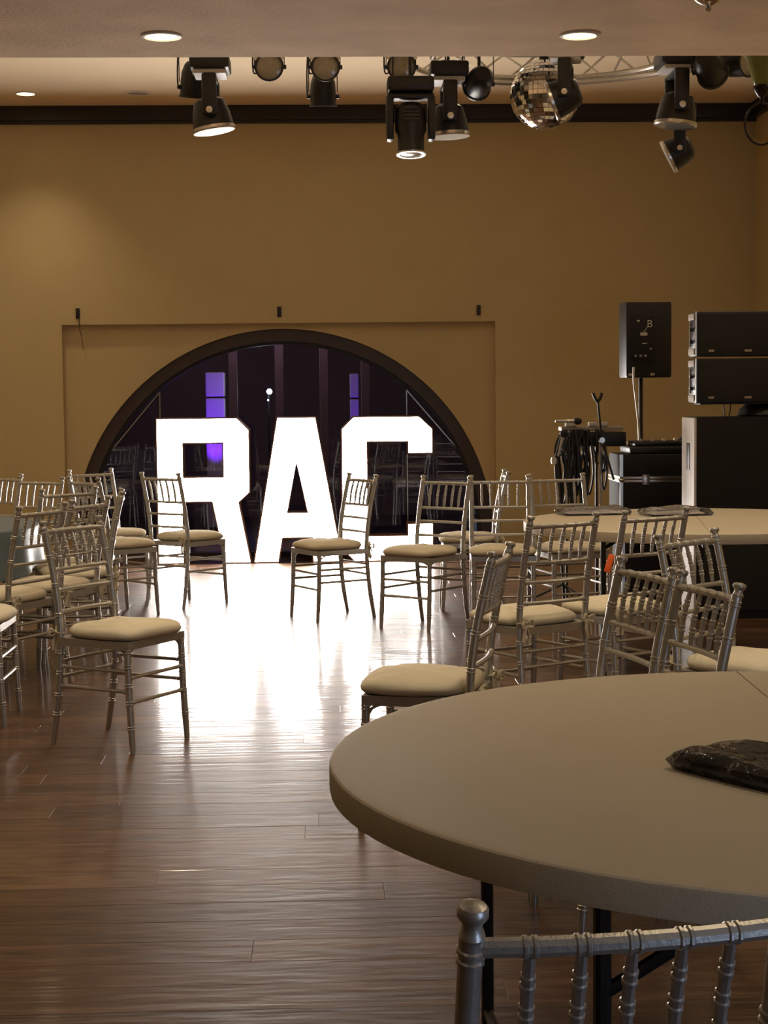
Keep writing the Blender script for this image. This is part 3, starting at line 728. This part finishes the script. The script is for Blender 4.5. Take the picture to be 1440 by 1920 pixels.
par(-.80, 3.40, 'black par can aimed down behind the leftmost moving head', (.25, .3), y=YP+.35)
par(.017, 3.36, 'black par can aimed down behind the middle grey-lensed one', (.15, 0), y=YP+.46)
par(.995, 3.37, 'round black par can seen from behind, left of the mirror ball', (PI/2*.85, .1), y=YP+.2)
par(2.345, 3.365, 'black par can seen from behind in the right cluster', (PI/2*.8, -.5), y=YP-.25, r=.092)
par(2.58, 3.44, 'black par can partly hidden behind the olive glass cup', (-FC, .6))
# circular truss
t = thing('ring_truss', 'silver circular lattice truss hanging behind the stage lights', 'truss', (1.53, 10.92, 3.60))
def circ(r, z, n=72): return [(r*math.cos(2*PI*i/n), r*math.sin(2*PI*i/n), z) for i in range(n)]
for r_, z in ((.98, 0), (.80, 0), (.98, .20), (.80, .20)): MB().tube(circ(r_, z), .020, 10, closed=True).obj('chord', M['alu'], t)
nb = 24
for i in range(nb):
    a, b_ = 2*PI*i/nb, 2*PI*(i+1)/nb; z0, z1 = (0, .20) if i % 2 else (.20, 0)
    MB().tube([(.98*math.cos(a), .98*math.sin(a), z0), (.98*math.cos(b_), .98*math.sin(b_), z1)], .008, 6).obj('lattice_bar', M['alu'], t)
    MB().tube([(.80*math.cos(a), .80*math.sin(a), z1), (.98*math.cos(b_), .98*math.sin(b_), z0)], .007, 6).obj('lattice_bar', M['alu'], t)
for i in range(3):
    a = .6+2*PI*i/3; MB().tube([(.89*math.cos(a), .89*math.sin(a), .2), (.89*math.cos(a), .89*math.sin(a), .33)], .008, 6).obj('hanger', M['black'], t)
# mirror ball
t = thing('mirror_ball', 'silver mirror ball hanging below the ring truss', 'mirror ball', (1.402, 10.55, 3.281))
b = MB(); rb = .218; nu, nv = 44, 24
for j in range(nv):
    p0_, p1 = PI*(j+.06)/nv, PI*(j+.94)/nv; nn = max(4, int(nu*math.sin((p0_+p1)/2)))
    for i in range(nn):
        q0, q1 = 2*PI*(i+.05)/nn, 2*PI*(i+.95)/nn
        jt = random.uniform(.995, 1.006)
        b.add([(rb*jt*math.sin(p)*math.cos(q), rb*jt*math.sin(p)*math.sin(q), rb*jt*math.cos(p)) for p, q in ((p0_, q0), (p1, q0), (p1, q1), (p0_, q1))], [(0, 1, 2, 3)])
tl = b.obj('mirror_tile', M['mirror'], t, 5); tl['kind'] = 'stuff'
MB().lathe([(0, -rb*.985)]+[(rb*.985*math.sin(PI*k/20), -rb*.985*math.cos(PI*k/20)) for k in range(1, 20)]+[(0, rb*.985)], 28).obj('ball_core', M['alu'], t)
MB().lathe([(0, rb*.97), (.035, rb*.97), (.035, rb+.02), (.012, rb+.03), (.012, rb+.09), (0, rb+.09)], 14).tube([(0, 0, rb+.08), (0, 0, .66)], .006, 6).obj('motor_hanger', M['black'], t)
# chandelier cup with olive glass at the right edge
t = thing('hanging_lamp', 'olive glass cup lamp with dark finial hanging at the upper right edge', 'lamp', (2.262, 8.62, 0))
MB().lathe([(.015, 2.955), (.035, 2.97), (.052, 3.02), (.075, 3.09), (.105, 3.15), (.118, 3.17), (.114, 3.172), (.10, 3.15), (.070, 3.09), (.045, 3.02), (0, 3.0)], 24).obj('glass_cup', M['green_glass'], t)
MB().lathe([(0, 2.885), (.008, 2.89), (.012, 2.905), (.007, 2.915), (.020, 2.925), (.040, 2.955), (.046, 2.972), (.036, 2.985), (.015, 2.96), (0, 2.955)], 20).obj('finial', M['bronze'], t)
MB().tube([(.105*math.cos(2*PI*i/36)*.82, 0, 2.785+.105*math.sin(2*PI*i/36)) for i in range(36)], .006, 6, closed=True).obj('scroll_ring', M['bronze'], t)
MB().tube(smooth([(.11, 0, 3.165), (.2, .02, 3.3), (.16, .05, 3.55), (0, .05, 3.7), (0, .05, 3.93)], 6), .008, 8).obj('arm', M['bronze'], t)
MB().lathe([(0, 3.88), (.05, 3.89), (.055, 3.93)], 16, TR(0, .05, 0)).obj('canopy', M['bronze'], t)
# crystal finial hanging into the top of the frame
t = thing('pendant_lamp', 'glass finial of a lamp hanging down into the top right of the frame', 'lamp', (1.152, 5.0, 0))
MB().lathe([(0, 2.532), (.006, 2.534), (.010, 2.540), (.006, 2.547), (.018, 2.552), (.034, 2.560), (.052, 2.578), (.066, 2.61), (.066, 2.65), (.05, 2.69), (0, 2.70)], 20).obj('glass_bowl', M['chrome'], t)
MB().tube([(0, 0, 2.69), (0, 0, 3.0)], .007, 8).lathe([(0, 2.97), (.05, 2.975), (.055, 3.0)], 16).obj('stem', M['bronze'], t)

# ================================================================== WALL FITTINGS
for x, w_ in ((-2.130, 'above the left corner'), (-.383, 'above the middle'), (1.361, 'above the right corner')):
    t = thing('wall_bracket', 'small black bracket on the tan wall '+w_+' of the recess', 'bracket', (x, YF, 2.16), 0, 'brackets above the arch')
    MB().rbox(-.018, .018, -.012, .0, -.045, .045, .004).obj('back_plate', M['black'], t)
    MB().tube(smooth([(0, -.012, .02), (0, -.035, .015), (0, -.04, -.01), (0, -.03, -.03)], 4), .007, 8).obj('hook', M['black'], t)
o = MB().tube(smooth([(-2.12, YF-.006, 2.11), (-2.118, YF-.006, 2.03), (-2.10, YF-.004, 1.95), (-2.095, YF+.03, 1.84)], 4), .0025, 6).obj('wire', M['cable'])
tag(o, 'thin loose wire hanging down from the left wall bracket', 'wire')

# ================================================================== SOUND GEAR (right)
# speaker on tripod
t = thing('loudspeaker', 'black loudspeaker on a tall stand seen from behind, paper tags on its back', 'loudspeaker', (2.33, 12.15, 1.529), 0)
prof = [(-.168, -.10), (-.155, -.16), (.175, -.14), (.175, .10), (.12, .17), (-.12, .17), (-.168, .06)]
b = MB(); n = len(prof); lv = [(0, .97), (.02, 1), (.52, 1), (.54, .97)]
b.add([(x*k, y_*k, z) for z, k in lv for x, y_ in prof], [tuple(range(n-1, -1, -1)), tuple(3*n+i for i in range(n))]+[(k*n+i, k*n+(i+1) % n, (k+1)*n+(i+1) % n, (k+1)*n+i) for k in range(3) for i in range(n)])
b.obj('cabinet', M['black'], t, 20)
MB().rbox(-.120, .050, -.166, -.150, .12, .45, .006).obj('amplifier_panel', M['black_rough'], t)
for i, (x, z, wx, hz) in enumerate(((-.03, .30, .05, .022), (-.07, .40, .02, .012), (-.025, .24, .035, .008), (.02, .20, .014, .010))): MB().box(x-wx/2, x+wx/2, -.169, -.166, z, z+hz).obj('sticker', M['sticker'], t, label='pale paper sticker')
for i in range(3): MB().lathe([(0, 0), (.010, 0), (.010, .014), (0, .014)], 10, TR(-.09+.035*i, -.166, .155)@RX(PI/2)).obj('knob', M['alu'], t)
MB().rbox(.02, .05, -.160, -.145, .01, .03, .003).obj('corner_foot', M['alu'], t); MB().rbox(-.14, -.11, -.160, -.14, .01, .03, .003).obj('corner_foot', M['alu'], t)
def letter_text(s_, size, loc, rot, parent, m):
    cu = bpy.data.curves.new('tape_letter', 'FONT'); cu.body = s_; cu.size = size; cu.extrude = .001; cu.align_x = 'CENTER'
    o_ = bpy.data.objects.new('tmp', cu); COL.objects.link(o_); bpy.context.view_layer.update()
    me = bpy.data.meshes.new_from_object(o_.evaluated_get(bpy.context.evaluated_depsgraph_get())); bpy.data.objects.remove(o_)
    me.materials.append(m); q = bpy.data.objects.new('tape_letter', me); COL.objects.link(q); q.parent = parent; q.location = loc; q.rotation_euler = rot; return q
letter_text('B', .075, (.012, -.1685, .36), (PI/2, 0, 0), t, M['sticker'])
letter_text('J', .05, (-.022, -.1685, .335), (PI/2, .5, 0), t, M['sticker'])
s_ = thing('speaker_stand', 'black tripod stand holding up the loudspeaker', 'stand', (2.31, 12.15, 0))
MB().tube([(0, 0, .12), (0, 0, .95)], .021, 12).obj('lower_tube', M['black'], s_)
MB().tube([(0, 0, .9), (0, 0, 1.528)], .017, 12).obj('upper_tube', M['black'], s_)
MB().lathe([(.017, .9), (.032, .905), (.032, .96), (.018, .97)], 14).obj('collar', M['black'], s_)
MB().lathe([(.021, .5), (.034, .505), (.034, .56), (.021, .57)], 14).obj('hub', M['black'], s_)
for k in range(3):
    a = .5+2*PI*k/3; MB().tube([(.03*math.cos(a), .03*math.sin(a), .53), (.36*math.cos(a), .36*math.sin(a), .012)], .012, 8).obj('leg', M['black'], s_)
    MB().tube([(.02*math.cos(a), .02*math.sin(a), .15), (.19*math.cos(a), .19*math.sin(a), .275)], .008, 6).obj('brace', M['black'], s_)
o = MB().tube(smooth([(2.20, 11.84, 1.60), (2.205, 11.86, 1.50), (2.235, 11.9, 1.30), (2.252, 11.93, 1.18), (2.262, 11.95, .98), (2.255, 11.95, .85), (2.256, 11.95, .76), (2.245, 11.94, .68)], 6), .0085, 8).obj('speaker_cable', M['white_cable'])
tag(o, 'pale cable running down beside the loudspeaker stand to a plug', 'cable')
MB().rbox(-.02, .02, -.015, .015, -.022, .022, .005, T=TR(2.238, 11.93, .66)).obj('plug', M['white_cable'], o)
MB().tube(smooth([(2.23, 11.93, .645), (2.16, 11.9, .57), (2.12, 11.9, .48), (2.12, 11.9, .012)], 5), .006, 8).obj('lead', M['white_cable'], o)
# two stacked line-array cabinets on the tall case
def array(z, lab):
    t = thing('array_speaker', lab, 'loudspeaker', (2.262, 10.3, z), 0, 'stacked array loudspeakers')
    MB().rbox(.038, .86, .0, .20, 0, .275, .008).obj('cabinet', M['black'], t)
    MB().rbox(.05, .85, -.012, .0, .012, .263, .004).obj('grille', M['grille'], t)
    MB().box(.036, .042, -.014, .01, 0, .275).obj('front_edge', M['alu'], t, label='bright metal front edge')
    b = MB().rbox(.030, .038, .02, .18, .01, .05, .003).rbox(.030, .038, .02, .18, .225, .265, .003)
    b.tube([(.030, .12, .06), (.030, .12, .215)], .006, 8)
    b.obj('rigging_frame', M['can_off'], t)
    for zz in (.09, .165): MB().lathe([(0, 0), (.012, 0), (.012, .02), (0, .02)], 10, TR(.034, .07, zz)@RY(-PI/2)).obj('pin_knob', M['black'], t)
    for x, wx in ((.115, .035), (.34, .045)): MB().box(x, x+wx, -.015, -.012, .026, .040).obj('badge', M['can_off'], t)
    MB().tube([(.16, .1, 0), (.16, .1, .275)], .006, 6).obj('rear_rod', M['black'], t)
array(1.349, 'lower black array loudspeaker of the stacked pair at right')
array(1.638, 'upper black array loudspeaker of the stacked pair at right')
t = thing('array_mount', 'round black mount holding the array loudspeakers above the case', 'mount', (2.78, 10.48, 1.262))
MB().lathe([(.165, 0), (.17, .01), (.155, .05), (.12, .075), (.0, .078)], 24).obj('mount_dome', M['black'], t)
MB().rbox(-.45, .4, -.17, .02, .077, .0865, .003).obj('mount_plate', M['black'], t)
o = MB().tube(smooth([(2.48, 10.36, 1.347), (2.485, 10.33, 1.31), (2.49, 10.33, 1.263)], 4), .004, 6).obj('array_cable', M['cable']); tag(o, 'thin black lead dropping from the lower array loudspeaker, left one', 'cable', 'leads under the array loudspeakers')
o = MB().tube(smooth([(2.53, 10.36, 1.347), (2.525, 10.33, 1.31), (2.515, 10.33, 1.263)], 4), .004, 6).obj('array_cable', M['cable']); tag(o, 'thin black lead dropping from the lower array loudspeaker, right one', 'cable', 'leads under the array loudspeakers')
t = thing('subwoofer', 'tall black bass cabinet with a pale side panel behind the far table', 'loudspeaker', (2.233, 10.3, 0))
MB().rbox(.074, 1.2, .0, .36, 0, 1.262, .006).obj('cabinet', M['black_rough'], t)
MB().rbox(.058, .075, .0, .358, 0, 1.258, .005).obj('side_panel', M['white'], t, label='pale pinkish white side panel')
MB().rbox(.054, .060, .12, .20, .93, 1.10, .003).obj('handle_slot', M['dark_trim'], t)
MB().box(.34, .42, -.004, .002, .42, .47).obj('plaque', M['can_off'], t); MB().rbox(.12, 1.15, -.008, .0, .05, .60, .004).obj('grille', M['grille'], t)
o = MB().lathe([(0, -.09), (.05, -.085), (.085, -.03), (.085, .03), (.05, .085), (0, .09)], 18, RY(PI/2)).obj('round_bag', M['black_rough'])
o.location = (2.62, 11.93, 1.035); tag(o, 'round black bag on the road case, peeking out beside the pale panel', 'bag')

# road cases
def road_case(x0, x1, y0, y1, z0, z1, split, label, grp='road cases'):
    t = thing('road_case', label, 'case', ((x0+x1)/2, y0, z0), 0, grp); w_ = (x1-x0)/2; d = y1-y0; h = z1-z0
    MB().rbox(-w_+.006, w_-.006, .006, d-.006, .0, split*h, .005).obj('case_body', M['black_rough'], t)
    MB().rbox(-w_+.006, w_-.006, .006, d-.006, split*h+.002, h, .005).obj('case_lid', M['black_rough'], t)
    for zz in (split*h-.018, split*h+.004): MB().rbox(-w_, w_, 0, d, zz, zz+.018, .002).obj('metal_edge', M['alu'], t)
    for sx in (-1, 1):
        MB().box(sx*w_-.01*(1+sx)+.0, sx*w_+.01*(1-sx), 0, .02, 0, h).obj('corner_edge', M['alu'], t)
        MB().lathe([(0, -.014), (.02, -.01), (.024, 0), (.02, .01), (0, .014)], 10, TR(sx*(w_-.012), .012, split*h)).obj('ball_corner', M['alu'], t)
    for x in (-w_*.45, w_*.45): MB().rbox(x-.025, x+.025, -.008, .004, split*h-.035, split*h+.035, .003).obj('latch', M['alu'], t)
    return t
road_case(2.02, 2.62, 11.30, 11.72, 0, .62, .93, 'lower black road case with metal edges under the sound gear', )
road_case(2.0, 2.64, 11.26, 11.74, .62, 1.00, .55, 'upper black road case with bright metal seam, on the lower case') 
o = MB().rbox(-.30, .30, -.19, .19, 0, .05, .012).rbox(-.26, .26, -.15, .15, .05, .085, .012).obj('sound_mixer', M['black']); o.location = (2.375, 11.50, 1.002)
tag(o, 'low black sound mixer lying on the upper road case', 'mixer')
for i in range(6): MB().lathe([(0, 0), (.012, 0), (.010, .016), (0, .016)], 8, TR(-.2+.08*i, -.05, .085)).obj('knob', M['alu'], o)
# stand draped with cables + keyboard-like rack
t = thing('cable_rack', 'metal rack hung with a thick bundle of dark cables left of the road cases', 'rack', (1.765, 11.55, 0))
for x in (-.09, .12): MB().tube([(x, 0, 0), (x, 0, 1.22)], .010, 8).obj('upright', M['black'], t)
MB().rbox(-.13, .30, -.05, .10, 1.16, 1.19, .005).obj('rack_plate', M['can_off'], t); MB().rbox(-.12, .32, -.05, .12, 1.05, 1.15, .008).obj('rack_unit', M['black'], t)
MB().rbox(-.10, -.03, -.06, .0, 1.19, 1.215, .004).obj('clip', M['sticker'], t); MB().rbox(.06, .12, -.06, .0, 1.19, 1.22, .004).obj('clip', M['sticker'], t); MB().rbox(.14, .19, -.06, .0, 1.19, 1.22, .004).obj('clip', M['sticker'], t)
rnd = random.Random(4)
for i in range(26):
    x = -.12+.25*rnd.random(); dx = rnd.uniform(-.05, .05); zl = rnd.uniform(.55, .95); y_ = -.06+rnd.uniform(-.03, .01); x2 = x+rnd.uniform(.03, .07)
    MB().tube(smooth([(x, y_, 1.17), (x+dx-.015, y_-.02, 1.05), (x+dx, y_-.02, (1.1+zl)/2), (x+dx+.015, y_-.02, zl), (x2+dx, y_-.015, (1.05+zl)/2), (x2, y_, 1.16)], 4), .0075, 6).obj('cable', M['cable'], t)
# microphones
def mic(parent, T):
    MB().lathe([(0, -.12), (.009, -.118), (.011, -.06), (.014, .0), (.018, .005), (.018, .012), (0, .012)], 12, T).obj('mic_handle', M['alu'], parent)
    MB().lathe([(.017, .012), (.024, .03), (.024, .045), (.016, .062), (0, .068)], 12, T).obj('mic_grille', M['felt'], parent)
t = thing('microphone', 'handheld microphone lying level on top of the cable rack', 'microphone', (1.70, 11.50, 1.228)); mic(t, TR(.01, 0, 0)@RY(PI/2+.02)@RZ(.4))
t = thing('mic_stand', 'dark boom microphone stand with twin clips rising before the cable rack', 'stand', (1.87, 11.30, 0))
MB().lathe([(0, 0), (.13, 0), (.13, .012), (.03, .025), (.014, .04), (0, .04)], 24).obj('round_base', M['black'], t)
MB().tube([(0, 0, .03), (0, 0, 1.09)], .0085, 8).obj('pole', M['alu'], t)
MB().tube([(-.02, -.02, 1.37), (.01, -.02, 1.10), (.09, -.02, .83)], .008, 8).obj('boom', M['black'], t)
MB().lathe([(0, -.02), (.02, -.02), (.02, .02), (0, .02)], 10, TR(.01, -.01, 1.10)@RX(PI/2)).obj('boom_clutch', M['alu'], t)
for q in (-1, 1):
    MB().tube(smooth([(-.02, -.02, 1.36), (-.02+q*.018, -.02, 1.385), (-.022+q*.03, -.02, 1.42)], 3), .011, 8).obj('mic_clip', M['black'], t)
t = thing('mic_stand', 'short microphone stand left of the cable rack with an angled microphone', 'stand', (1.575, 11.3, 0))
MB().tube([(.045, 0, .02), (-.01, 0, .93)], .010, 8).obj('pole', M['black'], t)
MB().lathe([(0, -.022), (.018, -.022), (.024, 0), (.018, .022), (0, .022)], 12, TR(-.02, -.01, .965)).obj('clutch_knob', M['alu'], t)
MB().tube([(-.02, -.01, .95), (.03, -.02, 1.14)], .009, 8).obj('boom', M['black'], t)
MB().tube(smooth([(-.02, -.01, .95), (.04, -.02, 1.02), (.075, 0, 1.0), (.075, 0, .75), (.09, 0, .4)], 4), .006, 6).obj('cable', M['cable'], t)
for k in range(3):
    a = 1.2+2*PI*k/3; MB().tube([(.04, 0, .12), (.04+.26*math.cos(a), .26*math.sin(a), .010)], .008, 6).obj('leg', M['black'], t)
mic(t, TR(.034, -.02, 1.11)@RY(.25))
